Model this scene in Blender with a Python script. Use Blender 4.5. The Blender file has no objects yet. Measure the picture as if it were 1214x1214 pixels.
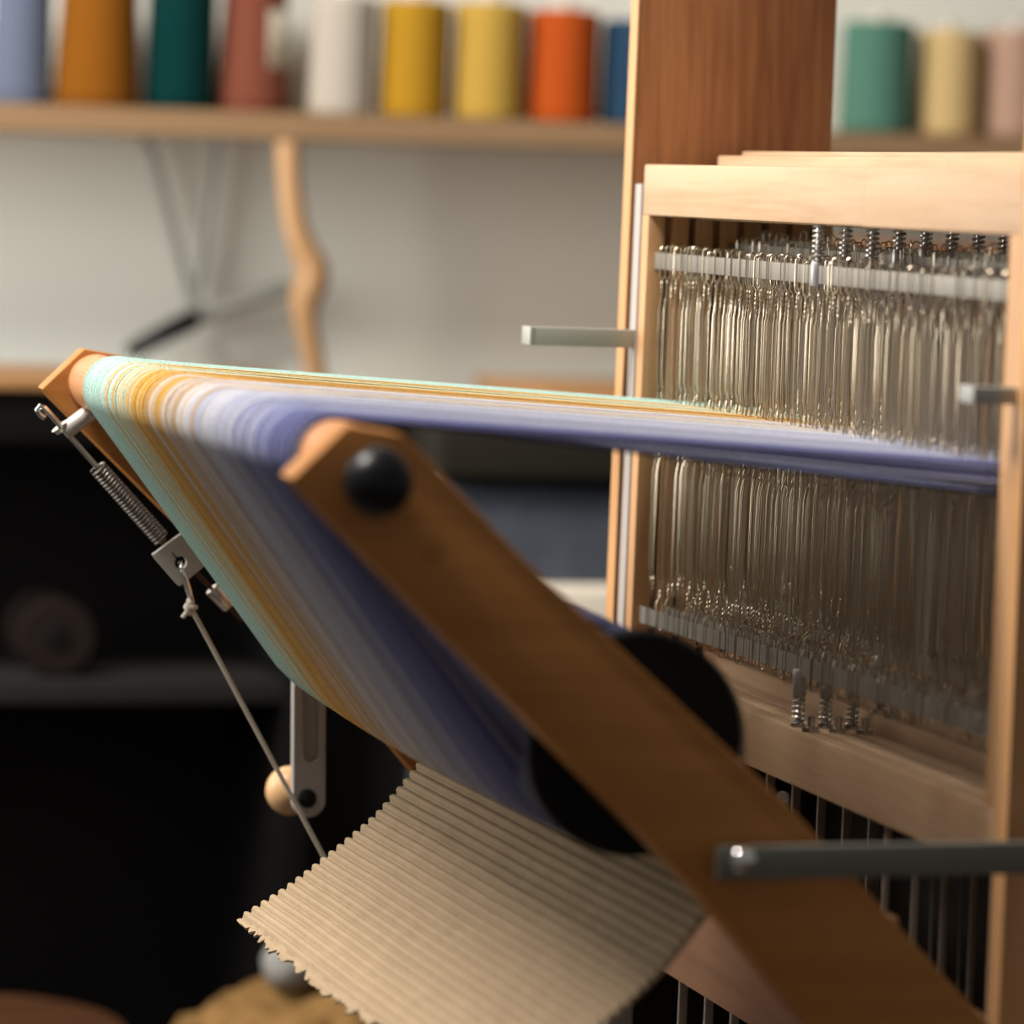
import bpy, bmesh, math, random
from mathutils import Vector, Matrix
import numpy as np
random.seed(7)
rng = np.random.default_rng(7)
SC = bpy.context.scene
COL = SC.collection
PI = math.pi

# ------------------------------------------------------------ camera
def make_camera():
    yaw, pitch, roll = 0.31361, -0.01685, 0.04173
    cy, sy, cp, sp = math.cos(yaw), math.sin(yaw), math.cos(pitch), math.sin(pitch)
    f = Vector((sy*cp, cy*cp, sp)); r = Vector((cy, -sy, 0)); u = r.cross(f)
    c, s = math.cos(roll), math.sin(roll)
    r2, u2 = c*r + s*u, -s*r + c*u
    cd = bpy.data.cameras.new('camera'); co = bpy.data.objects.new('camera', cd); COL.objects.link(co)
    m = Matrix((r2, u2, -f)).transposed().to_4x4(); m.translation = Vector((-0.92163, -2.53261, 1.10947))
    co.matrix_world = m
    cd.sensor_width = 36; cd.lens = 4300/1214*36; cd.shift_y = -303/1214
    cd.clip_start = .05
    cd.dof.use_dof = True; cd.dof.focus_distance = 2.48; cd.dof.aperture_fstop = 0.1275/0.033
    cd.dof.aperture_blades = 0
    SC.camera = co
make_camera()

# ------------------------------------------------------------ world, lights, exposure
W = bpy.data.worlds.new('room_light'); SC.world = W; W.use_nodes = True
bg = W.node_tree.nodes['Background']; bg.inputs[0].default_value = (1, .97, .92, 1); bg.inputs[1].default_value = .178
def area(name, loc, target, sx, sy, power, col):
    l = bpy.data.lights.new(name, 'AREA'); l.shape = 'RECTANGLE'; l.size = sx; l.size_y = sy; l.energy = power; l.color = col
    o = bpy.data.objects.new(name, l); COL.objects.link(o); o.location = loc
    o.rotation_euler = (Vector(target)-Vector(loc)).to_track_quat('-Z', 'Y').to_euler(); return o
area('window_light', (-1.75, -.2, 3.35), (-.1, -.2, .95), .9, .9, 170, (1, .935, .865))
area('wall_fill_light', (-1.45, .72, 1.30), (.35, 1.9, 1.12), 1.2, 1.0, 34, (1, .97, .92))  # added fill lamp out of view, brightens the back wall
SC.view_settings.view_transform = 'Standard'; SC.view_settings.look = 'None'
SC.view_settings.exposure = 0; SC.view_settings.gamma = 1; SC.view_settings.use_curve_mapping = False

# ------------------------------------------------------------ materials
def srgb(r, g, b):
    f = lambda c: (c/255/12.92 if c/255 <= .04045 else ((c/255+.055)/1.055)**2.4)
    return (f(r), f(g), f(b), 1)
def newmat(name):
    m = bpy.data.materials.new(name); m.use_nodes = True
    nt = m.node_tree; return m, nt, nt.nodes['Principled BSDF']
def plain(name, col, rough=.6, metal=0, bump=0, bscale=400, spec=.5, vary=0, vscale=30):
    m, nt, b = newmat(name)
    b.inputs['Base Color'].default_value = col; b.inputs['Roughness'].default_value = rough
    b.inputs['Metallic'].default_value = metal; b.inputs['Specular IOR Level'].default_value = spec
    tc = nt.nodes.new('ShaderNodeTexCoord')
    if vary:
        n = nt.nodes.new('ShaderNodeTexNoise'); n.inputs['Scale'].default_value = vscale; n.inputs['Detail'].default_value = 4
        nt.links.new(tc.outputs['Object'], n.inputs['Vector'])
        r = nt.nodes.new('ShaderNodeValToRGB')
        r.color_ramp.elements[0].position = .3; r.color_ramp.elements[1].position = .7
        r.color_ramp.elements[0].color = tuple(c*(1-vary) for c in col[:3])+(1,)
        r.color_ramp.elements[1].color = tuple(min(1, c*(1+vary)) for c in col[:3])+(1,)
        nt.links.new(n.outputs['Fac'], r.inputs['Fac']); nt.links.new(r.outputs['Color'], b.inputs['Base Color'])
    if bump:
        n = nt.nodes.new('ShaderNodeTexNoise'); n.inputs['Scale'].default_value = bscale
        nt.links.new(tc.outputs['Object'], n.inputs['Vector'])
        bp = nt.nodes.new('ShaderNodeBump'); bp.inputs['Strength'].default_value = bump; bp.inputs['Distance'].default_value = .002
        nt.links.new(n.outputs['Fac'], bp.inputs['Height']); nt.links.new(bp.outputs['Normal'], b.inputs['Normal'])
    return m
def wood(name, light, dark, axis='Y', scale=1.0, rough=.45, rings=.5, rot=0):
    """grain runs along the given axis of the object"""
    m, nt, b = newmat(name); N = nt.nodes.new; Lk = nt.links.new
    tc = N('ShaderNodeTexCoord'); oi = N('ShaderNodeObjectInfo')
    ad = N('ShaderNodeVectorMath'); ad.operation = 'ADD'
    sc_ = N('ShaderNodeVectorMath'); sc_.operation = 'SCALE'; sc_.inputs[3].default_value = 7.0
    cb = N('ShaderNodeCombineXYZ')
    for i in range(3): Lk(oi.outputs['Random'], cb.inputs[i])
    Lk(cb.outputs[0], sc_.inputs[0]); Lk(tc.outputs['Object'], ad.inputs[0]); Lk(sc_.outputs[0], ad.inputs[1])
    mp = N('ShaderNodeMapping'); mp.inputs['Rotation'].default_value = (0, rot, 0)
    s = [38*scale]*3; s['XYZ'.index(axis)] = 2.4*scale; mp.inputs['Scale'].default_value = s
    Lk(ad.outputs[0], mp.inputs['Vector'])
    n1 = N('ShaderNodeTexNoise'); n1.inputs['Scale'].default_value = 1; n1.inputs['Detail'].default_value = 6; n1.inputs['Roughness'].default_value = .65; n1.inputs['Distortion'].default_value = .6
    Lk(mp.outputs[0], n1.inputs['Vector'])
    n2 = N('ShaderNodeTexNoise'); n2.inputs['Scale'].default_value = 7; n2.inputs['Detail'].default_value = 3
    Lk(mp.outputs[0], n2.inputs['Vector'])
    mx = N('ShaderNodeMath'); mx.operation = 'MULTIPLY_ADD'; mx.inputs[1].default_value = .35; 
    Lk(n2.outputs['Fac'], mx.inputs[0]); Lk(n1.outputs['Fac'], mx.inputs[2])
    r = N('ShaderNodeValToRGB'); e = r.color_ramp.elements
    e[0].position = .68-rings*.3; e[0].color = dark; e[1].position = .68+rings*.18; e[1].color = light
    Lk(mx.outputs[0], r.inputs['Fac']); Lk(r.outputs['Color'], b.inputs['Base Color'])
    b.inputs['Roughness'].default_value = rough; b.inputs['Specular IOR Level'].default_value = .35
    bp = N('ShaderNodeBump'); bp.inputs['Strength'].default_value = .12; bp.inputs['Distance'].default_value = .001
    Lk(mx.outputs[0], bp.inputs['Height']); Lk(bp.outputs['Normal'], b.inputs['Normal'])
    return m
M = {}
MAPLE_L, MAPLE_D = (.59, .405, .255, 1), (.50, .32, .185, 1)
M['maple_y'] = wood('maple_rail', MAPLE_L, MAPLE_D, 'Y')
M['maple_z'] = wood('maple_stile', (.62, .36, .18, 1), (.5, .27, .125, 1), 'Z')
M['panel'] = wood('cherry_panel', (.42, .175, .065, 1), (.24, .085, .03, 1), 'Z', .7, .5, .55)
M['panel_near'] = wood('cherry_panel_lightened', (.58, .31, .14, 1), (.44, .22, .09, 1), 'Z', .7, .5, .5)  # same cherry, brightness put into the colour for the dim near panel
M['panel_edge'] = wood('cherry_panel_edge', (.60, .33, .15, 1), (.5, .26, .11, 1), 'Z', .8)
M['arm'] = wood('cherry_arm', (.46, .185, .04, 1), (.38, .145, .028, 1), 'X', .5, .5, .5, rot=-.77)
M['beam'] = wood('cherry_beam', (.55, .25, .11, 1), (.45, .19, .08, 1), 'Y', .8)
M['walnut'] = wood('cross_beam_wood', (.40, .21, .12, 1), (.27, .135, .08, 1), 'Y', .6, .5, .7)
M['ball'] = wood('knob_wood', (.66, .40, .20, 1), (.58, .33, .15, 1), 'Z', .5, .35)
M['steel'] = plain('brushed_steel', (.62, .60, .57, 1), .32, 1, .1, 900)
M['wire'] = plain('heddle_wire', (.62, .535, .41, 1), .34, 1)
M['bar'] = plain('heddle_bar_steel', (.29, .268, .235, 1), .5, .5)
M['coil'] = plain('dark_coil_steel', (.22, .20, .18, 1), .38, .9)
M['zinc'] = plain('matt_zinc', (.50, .47, .43, 1), .55, .3)
M['chrome'] = plain('chrome', (.85, .85, .83, 1), .12, 1)
M['alu'] = plain('aluminium', (.44, .44, .41, 1), .5, .35, .15, 700)
M['track'] = plain('pale_track', (.44, .40, .37, 1), .5, .2)
M['spring'] = plain('spring_steel', (.62, .60, .57, 1), .3, 1)
M['collar'] = plain('collar_zinc', (.50, .49, .49, 1), .4, .8)
M['rod'] = plain('dull_rod', (.50, .44, .37, 1), .5, .2)
M['dark_steel'] = plain('grey_flat_bar', (.17, .165, .14, 1), .5, .35, .1, 500)
M['black'] = plain('black_plastic', (.005, .005, .006, 1), .36, 0, spec=.3)
M['flange'] = plain('black_flange', (.004, .004, .004, 1), .7, spec=.2)
M['cord'] = plain('cotton_cord', (.72, .64, .53, 1), .9, 0, .8, 1500)
M['card'] = plain('kraft_cardboard', (.36, .268, .172, 1), .85, 0, .25, 900, spec=.15, vary=.07, vscale=60)
M['wall'] = plain('painted_wall', (.82, .825, .745, 1), .9, 0, .1, 60, spec=.2, vary=.02, vscale=3)
M['floor'] = wood('dark_floor', (.05, .035, .025, 1), (.03, .02, .015, 1), 'X', .3)
M['shelf'] = wood('shelf_wood', (.34, .22, .12, 1), (.27, .165, .085, 1), 'X', .4)
M['blackwood'] = plain('black_lacquer', (.004, .0035, .0035, 1), .55, spec=.15)
M['greyboard'] = plain('dark_grey_board', (.016, .0145, .0135, 1), .7, spec=.15)
M['tabletop'] = wood('brown_top', (.36, .19, .08, 1), (.26, .13, .05, 1), 'X', .4)
M['tan'] = wood('tan_chest', (.50, .26, .10, 1), (.40, .2, .075, 1), 'X', .4)
M['brown'] = wood('brown_cabinet', (.22, .10, .035, 1), (.16, .07, .025, 1), 'X', .4)
M['bluegrey'] = plain('blue_grey_fabric', (.065, .075, .095, 1), .95, 0, .4, 300, spec=.1, vary=.15)
M['cream'] = plain('cream_cloth', (.70, .63, .52, 1), .95, 0, .4, 300, spec=.1)
M['olive'] = plain('chair_shade_dark', (.020, .018, .013, 1), .95, 0, .4, 300, spec=.1)  # shade put into the colour of the block on the chair top
M['greyrod'] = plain('grey_rod', (.36, .36, .33, 1), .5, .4)
M['stick'] = wood('bent_stick', (.46, .27, .13, 1), (.36, .20, .085, 1), 'Z', .5)
M['fleece'] = plain('ochre_fleece', (.17, .095, .034, 1), 1, 0, 1, 80, spec=.05, vary=.45, vscale=25)
M['wicker'] = plain('wicker', (.25, .13, .05, 1), .8, 0, .6, 200)
M['stool'] = wood('stool_wood', (.07, .028, .011, 1), (.04, .016, .006, 1), 'X', .4)
M['wheel'] = plain('dark_wheel', (.011, .007, .0055, 1), .8, spec=.1)
M['paper'] = plain('spool_paper', (.6, .55, .45, 1), .8)

# ------------------------------------------------------------ mesh helpers (vertices in world metres)
class MB:
    def __init__(s): s.v = []; s.f = []; s.n = 0
    def add(s, verts, faces):
        v = np.asarray(verts, float).reshape(-1, 3)
        s.v.append(v); s.f.extend([tuple(i+s.n for i in f) for f in faces]); s.n += len(v); return s
    def box(s, x0, x1, y0, y1, z0, z1, bev=.0015):
        bm = bmesh.new(); bmesh.ops.create_cube(bm, size=1)
        for v in bm.verts: v.co = Vector(((x0+x1)/2+v.co.x*(x1-x0), (y0+y1)/2+v.co.y*(y1-y0), (z0+z1)/2+v.co.z*(z1-z0)))
        if bev: bmesh.ops.bevel(bm, geom=bm.edges[:], offset=bev, segments=2, affect='EDGES', profile=.6)
        return s.bm(bm)
    def bm(s, bm):
        bm.verts.ensure_lookup_table(); bm.verts.index_update()
        s.add([v.co[:] for v in bm.verts], [[v.index for v in f.verts] for f in bm.faces]); bm.free(); return s
    def prism_y(s, poly, y0, y1, bev=.0015):
        """polygon of (x, z) extruded along Y"""
        bm = bmesh.new(); a = [bm.verts.new((p[0], y0, p[1])) for p in poly]
        fc = bm.faces.new(a); r = bmesh.ops.extrude_face_region(bm, geom=[fc])
        for e in r['geom']:
            if isinstance(e, bmesh.types.BMVert): e.co.y = y1
        bmesh.ops.recalc_face_normals(bm, faces=bm.faces[:])
        if bev: bmesh.ops.bevel(bm, geom=bm.edges[:], offset=bev, segments=2, affect='EDGES', profile=.6)
        return s.bm(bm)
    def tube(s, pts, r, n=8, cap=True, closed=False):
        P = np.asarray(pts, float); k = len(P); R_ = np.full(k, r) if np.isscalar(r) else np.asarray(r, float)
        if closed: T = np.roll(P, -1, 0)-np.roll(P, 1, 0)
        else: T = np.gradient(P, axis=0)
        T /= np.linalg.norm(T, axis=1)[:, None]+1e-12
        ref = np.array([0, 0, 1.]) if abs(T[0, 2]) < .9 else np.array([1., 0, 0])
        u = ref-T[0]*(ref@T[0]); u /= np.linalg.norm(u); a = np.linspace(0, 2*PI, n, endpoint=False); vs = []
        for i in range(k):
            u = u-T[i]*(u@T[i]); u /= np.linalg.norm(u)+1e-12; w = np.cross(T[i], u)
            vs.append(P[i]+R_[i]*(np.cos(a)[:, None]*u+np.sin(a)[:, None]*w))
        fs = []
        for i in range(k if closed else k-1):
            i2 = (i+1) % k
            for j in range(n): fs.append((i*n+j, i*n+(j+1) % n, i2*n+(j+1) % n, i2*n+j))
        if cap and not closed: fs += [tuple(range(n-1, -1, -1)), tuple((k-1)*n+j for j in range(n))]
        return s.add(np.concatenate(vs), fs)
    def lathe(s, prof, c, axis='Z', n=32, phase=0):
        """profile of (radius, height) about a point, along an axis (string or vector)"""
        ax = Vector({'X': (1, 0, 0), 'Y': (0, 1, 0), 'Z': (0, 0, 1)}.get(axis, axis) if isinstance(axis, str) else axis).normalized()
        q = Vector((0, 0, 1)).rotation_difference(ax); vs = []; fs = []; k = len(prof)
        for r, h in prof:
            for j in range(n):
                t = 2*PI*j/n+phase; p = q @ Vector((max(r, 1e-5)*math.cos(t), max(r, 1e-5)*math.sin(t), h)); vs.append((p.x+c[0], p.y+c[1], p.z+c[2]))
        for i in range(k-1):
            for j in range(n): fs.append((i*n+j, i*n+(j+1) % n, (i+1)*n+(j+1) % n, (i+1)*n+j))
        fs += [tuple(range(n-1, -1, -1)), tuple((k-1)*n+j for j in range(n))]
        return s.add(vs, fs)
    def coil(s, a, b, r, turns, wr, n=6, per=12):
        a = Vector(a); b = Vector(b); d = (b-a); q = Vector((0, 0, 1)).rotation_difference(d.normalized()); k = int(turns*per)
        return s.tube([tuple(a+d*(i/k)+q @ Vector((r*math.cos(2*PI*i/per), r*math.sin(2*PI*i/per), 0))) for i in range(k+1)], wr, n)
    def mesh(s, name, origin=(0, 0, 0), smooth=True):
        v = np.concatenate(s.v)-np.asarray(origin, float); me = bpy.data.meshes.new(name)
        me.from_pydata(v.tolist(), [], s.f); me.update()
        if smooth:
            me.polygons.foreach_set('use_smooth', [True]*len(me.polygons)); me.set_sharp_from_angle(angle=math.radians(42))
        return me
    def build(s, name, mat, parent=None, smooth=True, label=None, kind=None):
        org = parent_origin(parent) if parent else (0, 0, 0)
        me = s.mesh(name, org, smooth); me.materials.append(mat); o = bpy.data.objects.new(name, me); COL.objects.link(o)
        if parent: o.parent = parent
        if label: o['label'] = label
        if kind: o['kind'] = kind
        return o
def parent_origin(p):
    v = Vector((0, 0, 0))
    while p: v += p.location; p = p.parent
    return v
def thing(name, label, cat, loc=(0, 0, 0), group=None):
    o = bpy.data.objects.new(name, None); COL.objects.link(o); o.location = loc; o.empty_display_size = .05
    o['label'] = label; o['category'] = cat
    if group: o['group'] = group
    return o
def link_copy(o, parent):
    c = o.copy(); COL.objects.link(c); c.parent = parent; return c

# ------------------------------------------------------------ room
def structure(name, mb, mat):
    o = mb.build(name, mat); o['kind'] = 'structure'; return o
structure('wall_back', MB().box(-4, 4, 1.9, 2.0, 0, 3.0, 0), M['wall'])
structure('floor', MB().box(-4, 4, -4, 2.0, -.05, 0, 0), M['floor'])

# ------------------------------------------------------------ the loom
WD = .6366
ST = .0135                         # stile width
loom = thing('floor_loom', 'wooden floor loom with tall side panels, slanted rear arms and a rounded back beam', 'loom')
XB, ZB, RB = -.3985, .9625, .0205  # back beam axis
XR, ZR = -.2255, .805               # warp beam axis
for y0, y1 in ((.0185, .0345), (-.660, -.6445)):
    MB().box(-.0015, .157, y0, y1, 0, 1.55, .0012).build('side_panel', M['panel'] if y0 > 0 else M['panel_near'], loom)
    MB().box(-.0035, -.0015, y0, y1, 0, 1.55, .0003).build('panel_edge_strip', M['panel_edge'], loom)
M['shade_dark'] = plain('shade_board_dark', (.016, .009, .006, 1), .7, spec=.2)  # near-black colour of the added boards that stand in for shade
MB().box(.022, .155, .006, .0185, .737, 1.12, .001).build('gap_shade_board', M['shade_dark'], loom)  # added dark board, paints the shade seen between the stiles
for y0, y1 in ((.002, .0155), (-.6440, -.6380)):
    MB().box(-.001, .02, y0, y1, .25, 1.122, .001).build('guide_track', M['track'], loom)
for y, x0, z, h in ((.010, -.079, 1.0065, .0135), (-.6415, -.027, 1.0065, .010)):
    mb = MB().box(x0, .004, y-.0075, y+.0015, z-h/2, z+h/2, .0006)
    mb.box(x0-.004, x0, y-.0075, y+.012, z-h/2, z+h/2, .0006)
    mb.build('stop_bar', M['alu'], loom, label='flat grey metal stop bar sticking out of the guide track')
ARM = [(-.4413, .956), (-.4118, .9854), (-.3801, .9806), (-.3115, .9164), (-.1491, .7783), (-.037, .6679), (.05, .585), (-.03, .555), (-.1388, .6634), (-.2016, .7328), (-.3668, .8867)]
MB().prism_y(ARM, -.692, -.664, .003).build('back_arm', M['arm'], loom)
MB().prism_y([(x+.0035, z+.001) for x, z in ARM], .036, .056, .002).build('back_arm', M['arm'], loom)
b = MB().lathe([(0, -.678), (RB*.9, -.678), (RB, -.676), (RB, .051), (RB*.93, .053), (0, .053)], (XB, 0, ZB), 'Y', 40)
b.build('back_beam', M['beam'], loom)
k = MB(); k.lathe([(.0, -.004), (.008, -.004), (.008, .0), (.0135, .004), (.0178, .011), (.0188, .017), (.0172, .0235), (.012, .029), (.005, .0312), (0, .0315)], (-.3985, -.692, .9567), (0, -1, 0), 32)
k.build('arm_knob', M['black'], loom, label='round black clamping knob on the near arm')
MB().lathe([(0, -.002), (.0055, -.002), (.0055, .001), (.0045, .0022), (0, .0022)], (-.3607, -.692, .9195), (0, -1, 0), 20).build('arm_plug', M['arm'], loom)
lb = MB(); lb.box(-.1995, .17, -.7105, -.7055, .7435, .762, .002); lbo = lb.build('link_bar', M['dark_steel'], loom, label='dark grey flat steel bar bolted to the near arm')
MB().lathe([(0, -.004), (.0075, -.004), (.0075, .002), (.0062, .004), (.003, .0052), (0, .0054)], (-.185, -.7105, .7548), (0, -1, 0), 20).build('link_bolt', M['chrome'], lbo)
MB().lathe([(0, 0), (.006, 0), (.006, .0140), (0, .0140)], (-.185, -.692, .7528), (0, -1, 0), 16).build('link_spacer', M['dark_steel'], lbo)
MB().box(-.006, .018, -.644, .002, .562, .640, .002).build('cross_beam', M['walnut'], loom)
MB().box(.02, .15, -.6445, .0185, .16, .26, .003).build('cross_beam', M['walnut'], loom)
MB().box(-.058, -.051, -.625, -.60, .640, .7035, .003).build('beam_block', M['walnut'], loom)
MB().box(.150, .1565, -.6445, .0185, .26, .735, .001).build('inner_shade_board', M['shade_dark'], loom)  # added dark board in place of the shade inside the loom
MB().box(.022, .150, .0115, .0185, .26, .735, .001).build('inner_shade_board', M['shade_dark'], loom)  # its added counterpart on the far side, shade put into the colour
hp = MB(); hp.lathe([(.0022, -.0015), (.0048, -.0015), (.0052, 0), (.0048, .0015), (.0022, .0015)], (-.0025, -.325, .7195), (-.75, -.65, 0), 20)
hp.box(-.0035, .0015, -.3285, -.3215, .665, .7185, .001); hp.build('hook_plate', M['bar'], loom)
# thin rods that hang between the shafts and the treadles
for yk in (-.47, -.13):
    for k_ in range(8):
        x = .0085+k_*.01923
        hw = .0022 if yk < -.3 else .0033
        mb = MB().box(x-hw, x+hw, yk-.0010-.002*k_, yk+.0010-.002*k_, .26, .7285+(.009 if k_ == 3 else .013 if k_ == 4 else 0), .0006)
        mb.build('lift_rod', M['rod'], loom)
for k_ in range(9):
    x = .012+k_*.0155; y = -.52+.012*k_
    MB().tube([(x, y, .262), (x+.004, y+.02, .729)], .0009, 6).build('tie_cord', M['bar'], loom)

# ------------------------------------------------------------ heddle wire (one mesh, shared)
ZT, ZL, ZBAR, ZBOT = 1.1365, .7299, 1.0717, .8017
EYE = .945
def heddle_mesh():
    mb = MB(); w = .00046
    pts1, pts2 = [], []
    def half(sign, L, lst, ph):
        # from the loop top to the eye; sign=+1 upper half
        out = []
        for t in np.linspace(0, PI/2, 4): out.append((ph*.0024*math.sin(t), 0, sign*(L-.0024+.0024*math.cos(t))))
        out.append((ph*.0023, 0, sign*(L-.0185))); out.append((ph*.0021, 0, sign*(L-.0212)))
        for i in range(13):
            t = i/12; a = t*2.5*2*PI
            out.append((-.0004*t+ph*.0006*math.cos(a), ph*.0006*math.sin(a), sign*(L-.0235-.016*t)))
        out.append((-.0013+ph*.0005, 0, sign*(L-.046))); out.append((-.0009+ph*.0006, .0, sign*.034))
        for i in range(9):
            t = i/8; a = t*1.5*2*PI
            out.append((ph*.0006*math.cos(a), ph*.0006*math.sin(a), sign*(.028-.019*t)))
        out += [(ph*.0016, 0, sign*.0055), (ph*.0019, 0, 0)]
        return out
    for ph in (1, -1):
        up = half(1, ZBAR+.0048-EYE, None, ph); dn = half(-1, EYE-ZBOT+.0065, None, ph)
        mb.tube(up[:-1]+dn[::-1], w, 4, False)
    return mb.mesh('heddle')
HM = heddle_mesh(); HM.materials.append(M['wire'])

# ------------------------------------------------------------ eight shafts
RAISE = [0, -.0005, -.0015, .009, .013, .0005, -.001, 0]
PITCH = .01923; TH = .0135
NTHREAD = 544
YW0, YW1 = -.030, -.6205
ty = np.linspace(YW0, YW1, NTHREAD)+rng.normal(0, .0007, NTHREAD)
def shaft_parts():
    P = []
    def part(name, mb, mat, sub=None, label=None):
        me = mb.mesh(name, (0, 0, 0)); me.materials.append(mat); P.append((name, me, sub, label))
    xc = TH/2
    part('top_rail', MB().box(0, TH, -.4087, 0, 1.0989, ZT, .0018).box(0, TH, -WD, -.4090, 1.0989, ZT, .0006), M['maple_y'])
    part('bottom_rail', MB().box(0, TH, -WD, 0, ZL, .767, .0018), M['maple_y'])
    for y0, y1 in ((-ST, 0), (-WD, -WD+ST)): part('stile', MB().box(0, TH, y0, y1, .767, 1.0989, .0008), M['maple_z'])
    part('upper_heddle_bar', MB().box(xc-.0009, xc+.0009, -WD+ST, -ST, ZBAR-.0122, ZBAR, .0004), M['bar'])
    bm = bmesh.new(); bmesh.ops.create_cube(bm, size=1)
    for v in bm.verts:
        far = v.co.y > 0
        v.co = Vector((xc+v.co.x*.0018, -ST if far else -WD+ST, (.7975 if far else .8045)+(.0122 if v.co.z > 0 else 0)))
    part('lower_heddle_bar', MB().bm(bm), M['bar'])
    ys = -.323
    part('upper_spring', MB().coil((xc, ys, 1.1000), (xc, ys, 1.0735), .0038, 8, .0009), M['spring'])
    part('upper_rod', MB().lathe([(0, 0), (.0021, 0), (.0021, .03), (0, .03)], (xc, ys, 1.0705), 'Z', 12), M['spring'], 'upper_spring')
    part('upper_collar', MB().lathe([(0, 0), (.0042, 0), (.0046, .0008), (.0046, .0152), (.0042, .016), (0, .016)], (xc, ys, 1.0580), 'Z', 20), M['collar'], 'upper_spring')
    part('lower_spring', MB().coil((xc, ys, .7685), (xc, ys, .7885), .0038, 6, .0009), M['spring'])
    part('lower_collar', MB().lathe([(0, 0), (.0042, 0), (.0046, .0008), (.0046, .0172), (.0042, .018), (0, .018)], (xc, ys, .7870), 'Z', 20), M['collar'], 'lower_spring')
    part('lower_rod', MB().lathe([(0, 0), (.0019, 0), (.0019, .024), (0, .024)], (xc, ys, .7660), 'Z', 12), M['spring'], 'lower_spring')
    part('washer', MB().lathe([(.002, 0), (.0052, 0), (.0052, .0018), (.002, .0018)], (xc, ys, .7669), 'Z', 20), M['spring'], 'lower_spring')
    nut = MB().lathe([(0, 0), (.0062, 0), (.0062, .003), (0, .003)], (xc, ys-.022, .7669), 'Z', 6)
    nut.lathe([(0, 0), (.0026, 0), (.0026, .0105), (.002, .011), (0, .011)], (xc, ys-.022, .7669), 'Z', 14)
    part('hex_nut', nut, M['spring'])
    return P
SP = shaft_parts()
ORD = ['frontmost of the eight, nearest the back beam', 'second from the back beam, just behind the frontmost', 'third from the back beam', 'fourth from the back beam, raised a little',
       'fifth from the back beam, raised the most', 'sixth from the back beam', 'seventh from the back beam', 'last of the eight, farthest from the back beam']
for k_ in range(8):
    s = thing('shaft_frame', 'maple shaft frame strung with wire heddles, '+ORD[k_], 'loom shaft', (k_*PITCH, 0, RAISE[k_]), 'shaft frames side by side in the loom')
    roots = {}
    for name, me, sub, lab in SP:
        o = bpy.data.objects.new(name, me); COL.objects.link(o); o.parent = roots[sub] if sub else s
        roots[name] = o
    for i in range(k_+1, NTHREAD, 9):
        h = bpy.data.objects.new('heddle', HM); COL.objects.link(h); h.parent = s
        tl = random.gauss(0, .006)
        h.location = (TH/2+random.gauss(0, .0005), ty[i]+random.gauss(0, .0012), EYE+random.gauss(0, .0012)); h.rotation_euler = (tl, random.gauss(0, .004), random.gauss(0, .45))

# ------------------------------------------------------------ warp
YC = {  # yarn colours (albedo)
 'mint_yarn': (.48, .71, .635), 'pale_mint_yarn': (.58, .76, .67), 'gold_yarn': (.66, .36, .055), 'dark_gold_yarn': (.42, .20, .03), 'pale_gold_yarn': (.72, .50, .20),
 'white_yarn': (.74, .74, .76), 'tan_yarn': (.56, .42, .27), 'lavender_yarn': (.56, .58, .70), 'grey_yarn': (.42, .43, .48), 'blue_yarn': (.21, .235, .44), 'indigo_yarn': (.085, .085, .25), 'beige_yarn': (.50, .44, .38), 'navy_yarn': (.028, .028, .085)}
KEYS = [  # t along the beam, weights
 (0.00, dict(mint_yarn=1)),
 (0.07, dict(mint_yarn=.8, pale_mint_yarn=.2)),
 (0.12, dict(mint_yarn=.5, pale_mint_yarn=.34, pale_gold_yarn=.16)),
 (0.20, dict(mint_yarn=.36, pale_mint_yarn=.30, gold_yarn=.14, pale_gold_yarn=.20)),
 (0.25, dict(mint_yarn=.1, pale_mint_yarn=.1, gold_yarn=.6, pale_gold_yarn=.2)),
 (0.33, dict(gold_yarn=.72, dark_gold_yarn=.14, pale_gold_yarn=.14)),
 (0.37, dict(gold_yarn=.28, tan_yarn=.32, white_yarn=.26, lavender_yarn=.14)),
 (0.50, dict(gold_yarn=.2, tan_yarn=.38, white_yarn=.2, lavender_yarn=.22)),
 (0.58, dict(gold_yarn=.1, tan_yarn=.2, white_yarn=.2, lavender_yarn=.35, grey_yarn=.15)),
 (0.66, dict(tan_yarn=.03, white_yarn=.10, lavender_yarn=.47, grey_yarn=.25, blue_yarn=.15)),
 (0.76, dict(lavender_yarn=.38, grey_yarn=.22, blue_yarn=.4)),
 (0.85, dict(lavender_yarn=.16, grey_yarn=.12, blue_yarn=.67, indigo_yarn=.05)),
 (0.91, dict(lavender_yarn=.04, blue_yarn=.68, indigo_yarn=.28)),
 (0.95, dict(blue_yarn=.3, indigo_yarn=.5, navy_yarn=.2)),
 (0.97, dict(blue_yarn=.1, indigo_yarn=.55, navy_yarn=.35)),
 (1.00, dict(navy_yarn=.86, grey_yarn=.09, beige_yarn=.05))]
def pick(t):
    for (a, wa), (b_, wb) in zip(KEYS, KEYS[1:]):
        if t <= b_:
            f = (t-a)/(b_-a); w = {c: wa.get(c, 0)*(1-f)+wb.get(c, 0)*f for c in set(wa) | set(wb)}; break
    else: w = KEYS[-1][1]
    c = sorted(w); return random.choices(c, [w[x] for x in c])[0]
def roll_r(y):
    u = (y-YW0)/(YW1-YW0); r = .0600+.0045*math.sin(PI*min(1, u*1.1))
    if u > .93: r -= .012*((u-.93)/.07)**1.5
    return r
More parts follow.
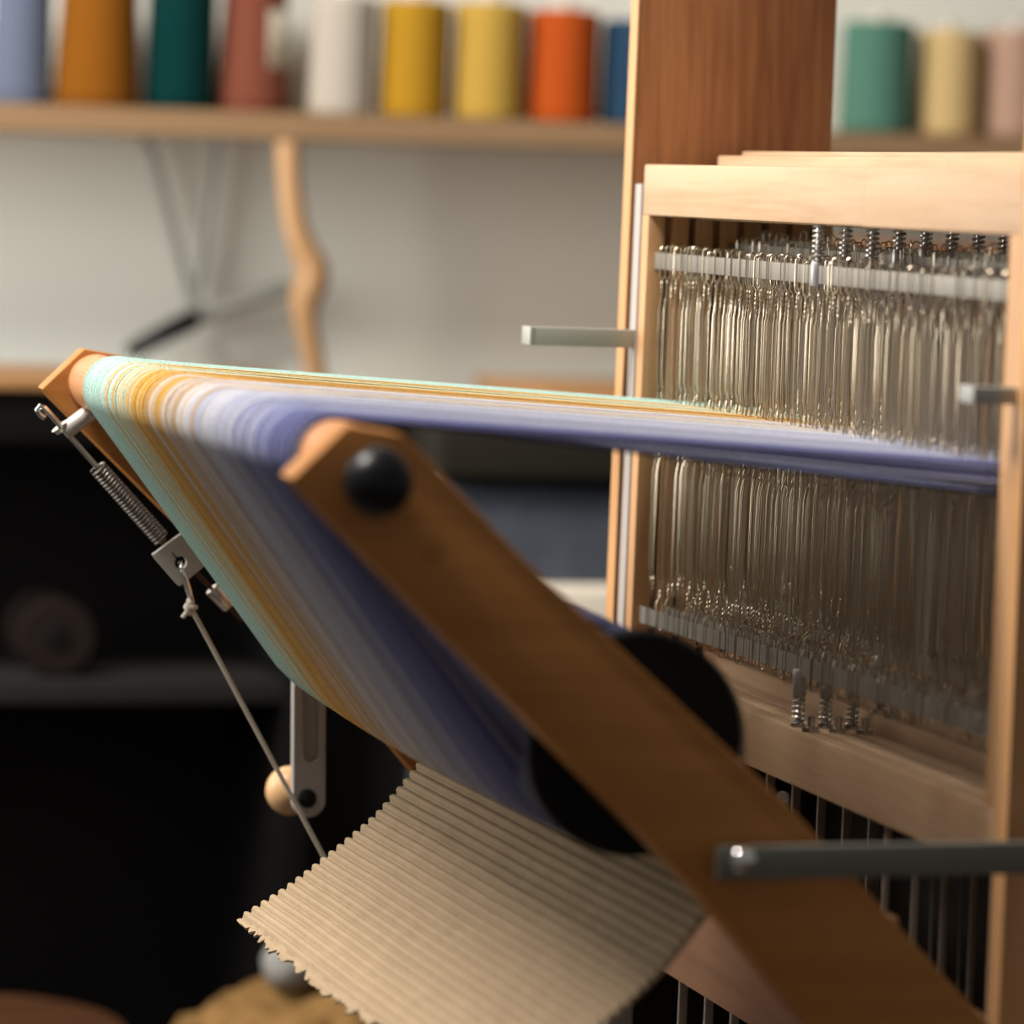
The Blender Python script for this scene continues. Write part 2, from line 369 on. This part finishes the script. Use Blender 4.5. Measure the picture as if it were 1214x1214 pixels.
def thread_path(i):
    y = ty[i]; k_ = i % 8; dz = RAISE[k_]; ze = EYE+dz*.9+(.0045 if k_ in (0, 2, 5) else -.003 if k_ in (1, 6) else 0)+.003
    r0 = RB+.0006+random.random()*.0012; xe = k_*PITCH+TH/2
    pts = [(.34, y, .955), (.20, y, .953+dz*.4), (xe, y, ze)]
    a0 = math.radians(86)
    xt, zt = XB+r0*math.cos(a0), ZB+r0*math.sin(a0)
    for f in (.3, .6, .85): pts.append((xe+(xt-xe)*f, y, ze+(zt-ze)*f))
    # tangent from the back beam to the roll
    R = roll_r(y)+random.random()*.0008
    dx, dz_ = XR-XB, ZR-ZB; D = math.hypot(dx, dz_); base = math.atan2(dz_, dx); off = math.acos((r0-R)/D)
    an = base-off+2*PI   # outward normal angle on the left side
    an2 = base-off
    ang_t = an2 % (2*PI)
    for a in np.linspace(a0, ang_t, 9): pts.append((XB+r0*math.cos(a), y, ZB+r0*math.sin(a)))
    p0 = np.array(pts[-1]); p1 = np.array((XR+R*math.cos(ang_t), y, ZR+R*math.sin(ang_t)))
    yj = random.gauss(0, .0004)
    for f in (.25, .5, .75): q = p0+(p1-p0)*f; pts.append((q[0], q[1]+yj*f, q[2]))
    for a in np.linspace(ang_t, ang_t+math.radians(230), 14): pts.append((XR+R*math.cos(a), y+yj, ZR+R*math.sin(a)))
    return pts
warp = thing('warp', 'sheet of fine warp threads, mint to gold to grey to blue, over the back beam', 'warp')
bins = {c: MB() for c in YC}
runs = None; left = 0
for i in range(NTHREAD):
    t = (ty[i]-YW0)/(YW1-YW0)
    if left <= 0 or t > .26: runs = pick(t); left = random.choice((1, 1, 1, 2, 2))
    left -= 1
    bins[runs].tube(thread_path(i), .00072, 5, False)
for c, mb in bins.items():
    if mb.v:
        m = plain(c, YC[c]+(1,), .95, 0, .6, 1800, spec=.08, vary=.12, vscale=500)
        m.node_tree.nodes['Principled BSDF'].inputs['Sheen Weight'].default_value = .25
        mb.build(c, m, warp, kind='stuff')
fz = MB()
for j in range(260):
    y = random.uniform(YW0, YW0-.22); a = math.radians(random.uniform(70, 190)); L = random.uniform(.003, .012)
    r = RB+.0015; x0, z0 = XB+r*math.cos(a), ZB+r*math.sin(a)
    if random.random() < .5:
        f = random.random(); x0 = XB+.3*f*f; z0 = .9842-.03*(x0-XB)/.4+.001
        a = PI/2
    d = np.array((math.cos(a)*.6+random.gauss(0, .6), random.gauss(0, .7), math.sin(a)*.6+abs(random.gauss(0, .2)))); d /= np.linalg.norm(d)
    p = np.array((x0, y, z0)); fz.tube([p, p+d*L*.5+rng.normal(0, .0006, 3), p+d*L+rng.normal(0, .0015, 3)], .00006, 3, False)
fz.build('stray_fibre', bpy.data.materials['mint_yarn'], warp, kind='stuff')

# ------------------------------------------------------------ warp beam
wb = thing('yarn_roller', 'warp roller wound with blue and mint yarn, with black end discs, low between the arms', 'roller', (XR, 0, ZR))
MB().lathe([(0, -.640), (.045, -.640), (.046, -.639), (.046, .034), (.045, .035), (0, .035)], (XR, 0, ZR), 'Y', 40).build('core', M['beam'], wb)
MB().lathe([(.03, -.630), (.055, -.630), (.0585, -.62), (.0585, -.034), (.055, -.030), (.03, -.030)], (XR, 0, ZR), 'Y', 40).build('wound_yarn', bpy.data.materials['navy_yarn'], wb)
for y0, y1, rr in ((-.653, -.6445, .0630), (.006, .015, .05)):
    MB().lathe([(.006, y0), (rr-.002, y0), (rr, y0+.002), (rr, y1-.002), (rr-.002, y1), (.006, y1)], (XR-.002, 0, ZR+.004), 'Y', 56).build('flange', M['flange'], wb)
MB().lathe([(0, -.69), (.007, -.69), (.007, .09), (0, .09)], (XR, 0, ZR), 'Y', 16).build('axle', M['steel'], wb)

# ------------------------------------------------------------ corrugated cardboard
cb = thing('corrugated_cardboard', 'torn sheet of tan corrugated cardboard curling off the warp beam', 'cardboard')
ctrl = [(-.326, .598), (-.3145, .605), (-.2835, .6242), (-.2569, .6442), (-.2246, .6706), (-.2060, .691), (-.1869, .7155), (-.1715, .741), (-.1590, .771), (-.1560, .800), (-.1605, .828), (-.1740, .849)]
def resample(ctrl, step):
    c = np.array(ctrl); ext = np.vstack([2*c[0]-c[1], c, 2*c[-1]-c[-2]]); pts = []
    for i in range(len(c)-1):
        p0, p1, p2, p3 = ext[i:i+4]
        for t in np.linspace(0, 1, 40, endpoint=False):
            pts.append(.5*((2*p1)+(-p0+p2)*t+(2*p0-5*p1+4*p2-p3)*t*t+(-p0+3*p1-3*p2+p3)*t**3))
    pts.append(c[-1]); pts = np.array(pts); d = np.r_[0, np.cumsum(np.linalg.norm(np.diff(pts, axis=0), axis=1))]
    return d, pts
cd_, cp_ = resample(ctrl, .001)
FP = .0072
def card_at(s): return np.array([np.interp(s, cd_, cp_[:, 0]), np.interp(s, cd_, cp_[:, 1])])
YF, YN = -.12, -.636; SK = math.radians(1.9)
ncol = 150; sub = 10; S0 = .0105
nrow = int((cd_[-1]-S0)/FP*sub)
cols = np.linspace(YF, YN, ncol)
edge = np.zeros(ncol); v = 0
for j in range(ncol):
    v = .75*v+random.gauss(0, .0016); edge[j] = v
u = np.linspace(0, 1, ncol); edge = edge*np.minimum(1, u*8)-.0025*np.sin(PI*np.minimum(1, u*1.3))
for j in random.sample(range(6, 60), 9): edge[j] += random.choice((.0015, .003))
edge = np.clip(edge, -.0085, .005)
ripple = lambda y, s: .0006*math.sin(y*23+s*9)+.0003*math.sin(y*63+1+s*20)
def card_grid(side):
    vs = []
    for a in range(nrow+1):
        for j in range(ncol):
            s0 = S0+(cd_[-1]-S0)*a/nrow
            fade = max(0, 1-(s0-S0)/.008)
            s = s0+edge[j]*fade
            p = card_at(s); q = card_at(min(s+.001, cd_[-1])); p_ = card_at(max(0, s-.001)); t = q-p_; t /= np.linalg.norm(t)+1e-9; n = np.array([-t[1], t[0]])
            h = abs(math.sin(PI*(s/FP)))**.8*.0037*(1-.55*fade) if side == 0 else -.0004
            x = p[0]+n[0]*(h+ripple(cols[j], s)); z = p[1]+n[1]*(h+ripple(cols[j], s))
            dy = cols[j]-YF
            jag = random.gauss(0, .00035) if j in (0, ncol-1) else 0
            vs.append((x-dy*math.sin(SK)*min(1, max(0, 1-(s-.185)/.055)), cols[j]*1.0+jag, z))
    return vs
g = lambda a, j: a*ncol+j
quads = [(g(a, j), g(a, j+1), g(a+1, j+1), g(a+1, j)) for a in range(nrow) for j in range(ncol-1)]
top_v = card_grid(0); bot_v = card_grid(1); n0 = len(top_v)
MB().add(top_v, quads).build('fluted_face', M['card'], cb)
rim = []
for j in range(ncol-1): rim += [(g(0, j), g(0, j+1), n0+g(0, j+1), n0+g(0, j)), (g(nrow, j), g(nrow, j+1), n0+g(nrow, j+1), n0+g(nrow, j))]
for a in range(nrow): rim += [(g(a, 0), g(a+1, 0), n0+g(a+1, 0), n0+g(a, 0)), (g(a, ncol-1), g(a+1, ncol-1), n0+g(a+1, ncol-1), n0+g(a, ncol-1))]
MB().add(top_v+bot_v, [tuple(i+n0 for i in f) for f in quads]+rim).build('backing_sheet', M['card'], cb)

# ------------------------------------------------------------ tension spring, cord and crank on the far arm
ts = thing('brake_spring', 'steel coil spring with eye bolt, square keyhole plate and knotted cord along the far arm', 'spring', (-.36, .02, .86))
yb = .02
def P3(x, z, y=yb): return (x, y, z)
d1 = Vector((-.4279-(-.4030), 0, .9235-.9435)).normalized()
MB().lathe([(0, 0), (.0058, 0), (.0062, .0006), (.0062, .0278), (.0058, .0284), (0, .0284)], P3(-.4015, .9452), (d1.x, 0, d1.z), 24).build('post', M['zinc'], ts, label='short pale aluminium post')
MB().lathe([(0, -.0062), (.0028, -.0062), (.0028, -.0076), (.0018, -.0082), (0, -.0082)], P3(-.4068, .9408), (0, 1, 0), 16).build('set_screw', M['spring'], ts)
MB().tube([P3(-.4245, .9300), P3(-.4320, .9380), P3(-.4385, .9445), P3(-.4415, .9455), P3(-.4432, .9430), P3(-.4418, .9400), P3(-.4380, .9375)], .0022, 10).build('eye_bolt', M['chrome'], ts)
ax = (.62, 0, -.72)
mb = MB(); c0 = Vector(P3(-.4272, .9318)); n_ = Vector(ax).normalized()
mb.lathe([(0, 0), (.0068, 0), (.0068, .0012), (0, .0012)], tuple(c0), tuple(n_), 24); mb.lathe([(0, .0016), (.0052, .0016), (.0052, .0040), (0, .0040)], tuple(c0), tuple(n_), 6)
mb.build('lock_nut', M['chrome'], ts)
MB().tube([P3(-.4200, .9255), P3(-.3955, .8995)], .0019, 10).build('threaded_rod', M['steel'], ts)
MB().coil(P3(-.3985, .9030), P3(-.3500, .8525), .0056, 25, .00112, 7, 16).build('coil_spring', M['coil'], ts)
MB().tube([P3(-.3990, .9033), P3(-.3480, .8500)], .0026, 8).build('inner_rod', M['coil'], ts)
# square plate with a keyhole
pc = [(-.3563, .8404), (-.3352, .8564), (-.3157, .8346), (-.3355, .818)]
hc = (-.3352, .8352)
def plate(y0, y1):
    n = 48; out = []; inn = []
    for i in range(n):
        a = 2*PI*i/n; d = Vector((math.cos(a), math.sin(a))); best = 9
        for q in range(4):
            A = Vector(pc[q]); B = Vector(pc[(q+1) % 4]); e = B-A; o = Vector(hc)
            den = d.x*e.y-d.y*e.x
            if abs(den) > 1e-9:
                t = ((A.x-o.x)*e.y-(A.y-o.y)*e.x)/den; w_ = ((A.x-o.x)*d.y-(A.y-o.y)*d.x)/den
                if t > 0 and -1e-6 <= w_ <= 1+1e-6: best = min(best, t)
        out.append((hc[0]+d.x*best, hc[1]+d.y*best)); ak = math.radians(132)
        near = abs((a-ak+PI) % (2*PI)-PI); r = .0046+(.0055 if near < .12 else 0); inn.append((hc[0]+d.x*r, hc[1]+d.y*r))
    vs = [(x, y0, z) for x, z in out]+[(x, y0, z) for x, z in inn]+[(x, y1, z) for x, z in out]+[(x, y1, z) for x, z in inn]; fs = []
    for i in range(n):
        j = (i+1) % n
        fs += [(i, j, n+j, n+i), (2*n+i, 3*n+i, 3*n+j, 2*n+j), (i, 2*n+i, 2*n+j, j), (n+i, n+j, 3*n+j, 3*n+i)]
    return MB().add(vs, fs)
plate(yb-.002, yb+.003).build('keyhole_plate', M['zinc'], ts, smooth=False)
MB().tube([P3(-.3352, .8352, yb+.001), P3(-.3345, .8300, yb-.004), P3(-.3335, .8275, yb-.006), P3(-.3318, .8235, yb-.006), P3(-.3290, .8165, yb-.005), P3(-.3262, .8085, yb-.003), P3(-.3252, .8060, yb), P3(-.3258, .8085, yb+.003), P3(-.3300, .8210, yb+.006)], .0016, 10).build('hook', M['chrome'], ts)
MB().tube([P3(-.3215, .8275, yb+.012), P3(-.2845, .7920, yb+.012)], .0016, 8).build('thin_rod', M['stool'], ts)
mb = MB().lathe([(0, 0), (.005, 0), (.0055, .001), (.0055, .018), (.005, .019), (0, .019)], P3(-.3085, .8150, yb+.012), (.72, 0, -.69), 20)
mb.build('sleeve', M['spring'], ts)

mb = MB(); A = np.array(P3(-.3262, .8030)); Bv = np.array((-.0040, .02, .2550)); A2 = np.array((-.2183, .02, .619))
pts = [A, A+(A2-A)*.5, A2, A2+(Bv-A2)*.5, Bv]
mb.tube([p for p in pts], .0017, 8); mb.build('cord', M['cord'], ts)
mb = MB()
for a0, rr, off in ((0, .0036, (0, 0, 0)), (1.1, .0033, (-.0012, -.0012, -.0012)), (2.2, .0032, (-.0008, .0015, .0018))):
    q = Matrix.Rotation(a0, 3, 'X') @ Matrix.Rotation(a0*.7, 3, 'Y')
    mb.tube([tuple(A+np.array(off)+np.array(q @ Vector((rr*math.cos(t), rr*math.sin(t), 0)))) for t in np.linspace(0, 2*PI, 14, endpoint=False)], .0019, 7, closed=True)
mb.tube([A, A+np.array((-.003, -.002, -.003)), A+np.array((-.0062, -.002, -.0075))], .0017, 7)
mb.build('knot', M['cord'], ts)

cr = thing('crank_lever', 'slotted aluminium crank lever with round wooden knob, hanging below the far end of the warp', 'crank', (XR, .07, ZR))
def lever():
    # stadium outline in XZ with a recessed slot
    top, bot, hw = ZR+.012, .6535, .0122
    cx0, cx1 = XR, -.2195
    def outline(hw, zt, zb_, x0, x1):
        o = [(x1+hw*math.cos(a), zb_+hw*math.sin(a)) for a in np.linspace(PI, 2*PI, 17)]
        o += [(x0+hw*math.cos(a), zt+hw*math.sin(a)) for a in np.linspace(0, PI, 17)]
        return o
    O = outline(hw, top, bot, cx0, cx1); I = outline(.0062, top-.02, .6885, cx0-.0005, cx1)
    n = len(O); y0, y1, ym = .0655, .0735, .0728
    vs = [(x, y0, z) for x, z in O]+[(x, y0, z) for x, z in I]+[(x, ym, z) for x, z in I]+[(x, y1, z) for x, z in O]; fs = []
    for i in range(n):
        j = (i+1) % n; fs += [(i, j, n+j, n+i), (n+i, n+j, 2*n+j, 2*n+i), (i, 3*n+i, 3*n+j, j)]
    fs += [tuple(range(2*n, 3*n)), tuple(range(4*n-1, 3*n-1, -1))]
    return MB().add(vs, fs)
lever().build('lever', M['zinc'], cr)
MB().lathe([(0, -.003), (.0066, -.003), (.0075, -.001), (.0066, .003), (.003, .0046), (0, .005)], (-.2212, .0655, .6555), (0, -1, 0), 24).build('screw', M['black'], cr)
prof = [(0, 0)]+[(.0185*math.sin(a), .0185-.0185*math.cos(a)) for a in np.linspace(.3, PI-.05, 18)]+[(0, .037)]
MB().lathe(prof, (-.2225, .0935, .6535), 'Y', 36).build('knob', M['ball'], cr, label='round pale wooden knob')
MB().lathe([(0, 0), (.005, 0), (.005, .022), (0, .022)], (-.2225, .0735, .6535), 'Y', 16).build('knob_stem', M['steel'], cr)

# ------------------------------------------------------------ wall shelf with spools
SLOPE = .0134
sh_z = lambda x: 1.1945+SLOPE*x
sh = thing('wall_shelf', 'long plain wooden shelf on the wall, holding the yarn spools', 'shelf', (0, 1.78, 1.18))
bm = bmesh.new(); bmesh.ops.create_cube(bm, size=1)
for v_ in bm.verts:
    x = -1.3 if v_.co.x < 0 else 1.9
    v_.co = Vector((x, 1.65 if v_.co.y < 0 else 1.9, sh_z(x)-(.032 if v_.co.z < 0 else 0)))
bmesh.ops.bevel(bm, geom=bm.edges[:], offset=.002, segments=2, affect='EDGES')
MB().bm(bm).build('shelf_board', M['shelf'], sh)
for x in (-.9, 1.4):
    MB().prism_y([(x-.012, sh_z(x)-.032), (x+.012, sh_z(x)-.032), (x+.012, sh_z(x)-.16), (x-.012, sh_z(x)-.16)], 1.87, 1.9).build('bracket', M['greyrod'], sh)
SPOOLS = [
 (-.152, .038, .19, (.15, .18, .26), .90, 1.77, 'blue-grey yarn cone at the left end of the shelf', 'mixed'),
 (-.0605, .0525, .20, (.27, .095, .008), .82, 1.765, 'brownish orange yarn cone between the blue-grey and dark teal ones', 'mixed'),
 (.041, .0425, .20, (.001, .038, .036), .96, 1.765, 'dark teal yarn cone left of the brick-red one', 'mixed'),
 (.134, .0455, .20, (.24, .075, .045), .80, 1.775, 'brick-red yarn cone with a pale patch, left of the white spool', 'mixed'),
 (.2305, .041, .142, (.56, .50, .42), .97, 1.715, 'off-white yarn spool on the shelf', 'short'),
 (.3205, .0435, .142, (.52, .28, .022), .98, 1.715, 'ochre yellow yarn spool right of the off-white one', 'short'),
 (.4155, .046, .143, (.62, .39, .075), .98, 1.715, 'light yellow yarn spool left of the orange one', 'short'),
 (.5115, .0455, .138, (.58, .10, .014), .98, 1.715, 'bright orange yarn spool on the shelf', 'short'),
 (.605, .042, .130, (.03, .075, .14), .98, 1.715, 'navy blue yarn spool half hidden by the loom panel', 'short'),
 (.938, .047, .142, (.11, .26, .195), .97, 1.725, 'sea-green yarn spool right of the loom panel', 'short'),
 (1.036, .043, .134, (.80, .58, .27), .97, 1.725, 'sand coloured yarn spool right of the sea-green one', 'short'),
 (1.128, .044, .138, (.62, .40, .29), .97, 1.725, 'dusty rose yarn spool at the right edge', 'short')]
def yarn_mat(name, col):
    m, nt, b = newmat(name); N = nt.nodes.new; Lk = nt.links.new
    tc = N('ShaderNodeTexCoord'); w = N('ShaderNodeTexWave'); w.wave_type = 'BANDS'; w.bands_direction = 'Z'; w.inputs['Scale'].default_value = 130; w.inputs['Distortion'].default_value = 2
    Lk(tc.outputs['Object'], w.inputs['Vector'])
    r = N('ShaderNodeValToRGB'); r.color_ramp.elements[0].color = tuple(c*.8 for c in col)+(1,); r.color_ramp.elements[1].color = tuple(col)+(1,)
    Lk(w.outputs['Fac'], r.inputs['Fac']); Lk(r.outputs['Color'], b.inputs['Base Color'])
    bp = N('ShaderNodeBump'); bp.inputs['Strength'].default_value = .5; bp.inputs['Distance'].default_value = .001; Lk(w.outputs['Fac'], bp.inputs['Height']); Lk(bp.outputs['Normal'], b.inputs['Normal'])
    b.inputs['Roughness'].default_value = .95; b.inputs['Specular IOR Level'].default_value = .1; return m
for i, (x, r, h, col, tp, y, lab, kd) in enumerate(SPOOLS):
    z = sh_z(x)
    s = thing('yarn_spool', lab, 'yarn spool', (x, y, z), 'yarn spools along the wall shelf')
    rt = r*tp
    pr_ = [(0, .001), (r*.94, .001), (r, .006)]+[(r+(rt-r)*q+.0006*math.sin(q*40), .006+(h-.014)*q) for q in np.linspace(.05, 1, 14)]+[(rt*.95, h-.002), (rt*.8, h), (rt*.3, h+.001), (0, h+.001)]
    MB().lathe(pr_, (x, y, z), 'Z', 40).build('yarn_winding', yarn_mat('yarn_%d' % i, tuple(c*.78 for c in col)), s)
    MB().lathe([(0, h), (rt*.26, h), (rt*.24, h+.012), (rt*.16, h+.012), (rt*.16, h+.002), (0, h+.002)], (x, y, z), 'Z', 24).build('paper_tube', M['paper'], s)
    if i == 3:
        mb = MB(); n = 10
        vs = []; fs = []
        for a in range(n+1):
            for q in range(2):
                t = math.radians(-78+48*a/n); hh = (.055, .125)[q]; rr = r+(rt-r)*(hh/h)+.0012; vs.append((x+rr*math.cos(t), y+rr*math.sin(t), z+hh))
        for a in range(n): fs.append((2*a, 2*a+2, 2*a+3, 2*a+1))
        lab_o = mb.add(vs, fs).build('paper_band', plain('band_paper', (.50, .46, .36, 1), .8), s)
        so = lab_o.modifiers.new('solid', 'SOLIDIFY'); so.thickness = .0006

# things on and under the shelf
st = MB().tube([(.1443, 1.63, sh_z(.144)-.034), (.1465, 1.63, 1.13), (.1500, 1.63, 1.10), (.1560, 1.63, 1.065), (.1690, 1.63, 1.035), (.1800, 1.63, 1.015), (.1800, 1.63, .997), (.1725, 1.63, .975), (.1735, 1.63, .955), (.180, 1.63, .925), (.1905, 1.63, .885), (.198, 1.63, .850), (.2, 1.63, .80), (.2, 1.63, .4), (.2, 1.63, 0)],
    [.0145, .0145, .0145, .015, .0175, .020, .021, .0185, .015, .0135, .0125, .012, .012, .013, .013], 16).build('wooden_stick', M['stick'])
st['label'] = 'pale bent wooden stick with a bulge, standing in front of the white wall'; st['category'] = 'stick'
br = thing('lamp_arm', 'folding grey lamp arm with two thin struts and black head by the wall', 'lamp', (.09, 1.85, .95))
MB().tube([(.0180, 1.85, sh_z(0)-.034), (.0288, 1.85, 1.1443), (.0896, 1.85, .9500)], .0065, 10).build('strut', M['greyrod'], br)
MB().tube([(.1095, 1.85, sh_z(.1)-.034), (.1043, 1.85, 1.1163), (.0896, 1.85, .9571)], .0065, 10).build('strut', M['greyrod'], br)
MB().tube([(.084, 1.83, .940), (.140, 1.83, .961), (.205, 1.83, .984)], .0105, 10).build('arm', M['greyrod'], br)
MB().tube([(.002, 1.82, .8975), (.01, 1.82, .902), (.045, 1.82, .9215), (.082, 1.82, .9405), (.090, 1.82, .9440)], [.008, .0115, .0125, .0135, .008], 16).build('lamp_head', M['black'], br)
MB().lathe([(0, 0), (.011, 0), (.011, .034), (0, .034)], (.088, 1.818, .951), 'Y', 20).build('joint', M['greyrod'], br)

# ------------------------------------------------------------ furniture behind the loom
rk = thing('black_rack', 'black open rack with thin brown wooden top, left behind the loom', 'rack', (-.5, 1.45, 0))
MB().box(-1.2, .09, 1.20, 1.50, .886, .898, .002).build('rack_top', M['tabletop'], rk)
MB().box(-1.2, -1.17, 1.21, 1.49, 0, .886, .002).build('side_board', M['blackwood'], rk)
MB().box(.06, .09, 1.21, 1.49, 0, .886, .002).build('side_board', M['blackwood'], rk)
MB().box(-1.17, .06, 1.475, 1.49, 0, .886, 0).build('back_board', M['blackwood'], rk)
MB().box(-1.17, .06, 1.22, 1.475, .556, .580, .002).build('shelf_board', M['greyboard'], rk)
MB().box(-1.17, .06, 1.22, 1.475, .06, .08, .002).build('shelf_board', M['blackwood'], rk)
MB().box(-1.17, .06, 1.212, 1.23, 83e-2, .886, .002).build('apron', M['blackwood'], rk)
wh = thing('wooden_bobbin', 'large dark wooden bobbin lying end-on on the shelf of the black rack', 'bobbin', (-.1816, 1.3, .6225))
rw = .0415
MB().lathe([(.012, -.05), (rw-.002, -.05), (rw, -.047), (rw, -.040), (rw-.003, -.038), (.02, -.036)], (-.1816, 1.3, .6225), 'Y', 40).build('end_disc', M['wheel'], wh)
MB().lathe([(.02, -.037), (.024, -.036), (.024, .036), (.02, .037)], (-.1816, 1.3, .6225), 'Y', 32).build('barrel', M['wheel'], wh)
MB().lathe([(.02, .036), (rw-.003, .038), (rw, .040), (rw, .047), (rw-.002, .05), (.012, .05)], (-.1816, 1.3, .6225), 'Y', 40).build('end_disc', M['wheel'], wh)
MB().lathe([(0, -.053), (.011, -.053), (.013, -.05), (.013, .05), (0, .05)], (-.1816, 1.3, .6225), 'Y', 24).build('hub', M['blackwood'], wh)

lc = thing('low_black_cabinet', 'low matt black cabinet between the black rack and the blue-grey chair', 'cabinet', (.165, 1.3, 0))
MB().box(.093, .240, 1.31, 1.49, 0, .858, .003).build('cabinet_body', M['blackwood'], lc)
d = MB().box(.096, .237, 1.298, 1.311, .04, .765, .002).build('door', M['greyboard'], lc)
MB().lathe([(0, 0), (.006, 0), (.009, .01), (.005, .016), (0, .016)], (.225, 1.298, .45), (0, -1, 0), 16).build('door_knob', M['blackwood'], d)
ac = thing('padded_chair', 'dark blue-grey padded chair seen under the warp, behind the loom', 'chair', (.43, 1.35, 0))
def soft(x0, x1, y0, y1, z0, z1, r=.025, amp=.004):
    bm = bmesh.new(); bmesh.ops.create_cube(bm, size=1)
    for v_ in bm.verts: v_.co = Vector(((x0+x1)/2+v_.co.x*(x1-x0), (y0+y1)/2+v_.co.y*(y1-y0), (z0+z1)/2+v_.co.z*(z1-z0)))
    bmesh.ops.bevel(bm, geom=bm.edges[:], offset=r, segments=4, affect='EDGES', profile=.5)
    return MB().bm(bm)
soft(.212, .62, 1.20, 1.275, .38, .7985, .03).build('backrest', M['bluegrey'], ac)
soft(.245, .62, 1.27, 1.54, .36, .45, .03).build('seat', M['bluegrey'], ac)
for x in (.275, .59):
    for y in (1.24, 1.50): MB().lathe([(0, 0), (.012, 0), (.018, .37), (0, .37)], (x, y, 0), 'Z', 16).build('leg', M['blackwood'], ac)
th = soft(.28, .55, 1.172, 1.199, .44, .690, .012).build('cream_cloth', M['cream']); th['label'] = 'cream cloth hanging on the back of the blue-grey chair'; th['category'] = 'cloth'
th = soft(.205, .64, 1.176, 1.295, .800, .862, .012).build('chair_shade_block', M['olive']); th['label'] = 'added dark block standing in for shade along the top of the blue-grey chair'; th['category'] = 'shade block'  # added block, darkens the chair top in place of shade

ch = thing('wooden_chest', 'low orange-tan wooden chest against the wall, its top just above the warp', 'chest', (.6, 1.7, 0))
MB().box(.465, .74, 1.56, 1.84, 0, .86, .004).build('chest_body', M['tan'], ch)
MB().box(.455, .75, 1.55, 1.85, .86, .880, .004).build('lid', M['tan'], ch)
ct = thing('brown_cabinet', 'tall dark brown cabinet seen through the gap above the heddles', 'cabinet', (1.1, 1.5, 0))
MB().box(.765, 1.5, 1.24, 1.52, 0, 1.055, .004).build('cabinet_body', M['brown'], ct)
MB().box(.755, 1.51, 1.23, 1.53, 1.055, 1.075, .004).build('cabinet_top', M['brown'], ct)
for x0, x1 in ((.775, 1.12), (1.14, 1.485)):
    d = MB().box(x0, x1, 1.222, 1.24, .05, 1.03, .003).build('door', M['brown'], ct)
    MB().lathe([(0, 0), (.008, 0), (.011, .012), (.006, .02), (0, .02)], (x1-.03 if x0 < 1 else x0+.03, 1.222, .7), (0, -1, 0), 16).build('door_knob', M['wheel'], d)

# low things at the bottom of the picture
bs = thing('fleece_basket', 'wicker basket heaped with ochre fleece, below the torn cardboard', 'basket', (.03, .95, 0))
MB().lathe([(0, 0), (.15, 0), (.155, .004), (.18, .20), (.187, .21), (.18, .215), (.17, .20), (.145, .012), (0, .012)], (.06, .98, 0), 'Z', 40).build('wicker_body', M['wicker'], bs)
def lump(c, rx, ry, rz, seed, amp=.25):
    bm = bmesh.new(); bmesh.ops.create_icosphere(bm, subdivisions=4, radius=1)
    from mathutils import noise
    for v_ in bm.verts:
        n = noise.noise(v_.co*2.2+Vector((seed, 0, 0)))*amp+noise.noise(v_.co*6+Vector((seed, 3, 0)))*amp*.4
        q = v_.co*(1+n); v_.co = Vector((c[0]+q.x*rx, c[1]+q.y*ry, c[2]+q.z*rz))
    return MB().bm(bm)
lump((.06, .98, .215), .155, .15, .115, 1.3).build('fleece', M['fleece'], bs, kind='stuff')
yb_ = lump((.002, .935, .340), .027, .027, .027, 4.1, .05).build('yarn_ball', plain('grey_white_yarn', (.24, .235, .22, 1), .95, 0, .8, 200)); yb_['label'] = 'grey-white ball of yarn resting on the ochre fleece'; yb_['category'] = 'yarn ball'
so_ = thing('round_stool', 'low round dark brown wooden stool in the bottom left corner', 'stool', (-.30, 1.0, 0))
MB().lathe([(0, .242), (.15, .242), (.158, .25), (.158, .262), (.15, .27), (0, .27)], (-.30, 1.0, 0), 'Z', 48).build('seat', M['stool'], so_)
for a in range(3):
    t = a*2*PI/3+.5
    MB().tube([(-.30+.10*math.cos(t), 1+.10*math.sin(t), .243), (-.30+.12*math.cos(t), 1+.12*math.sin(t), 0)], [.016, .012], 14).build('leg', M['stool'], so_)
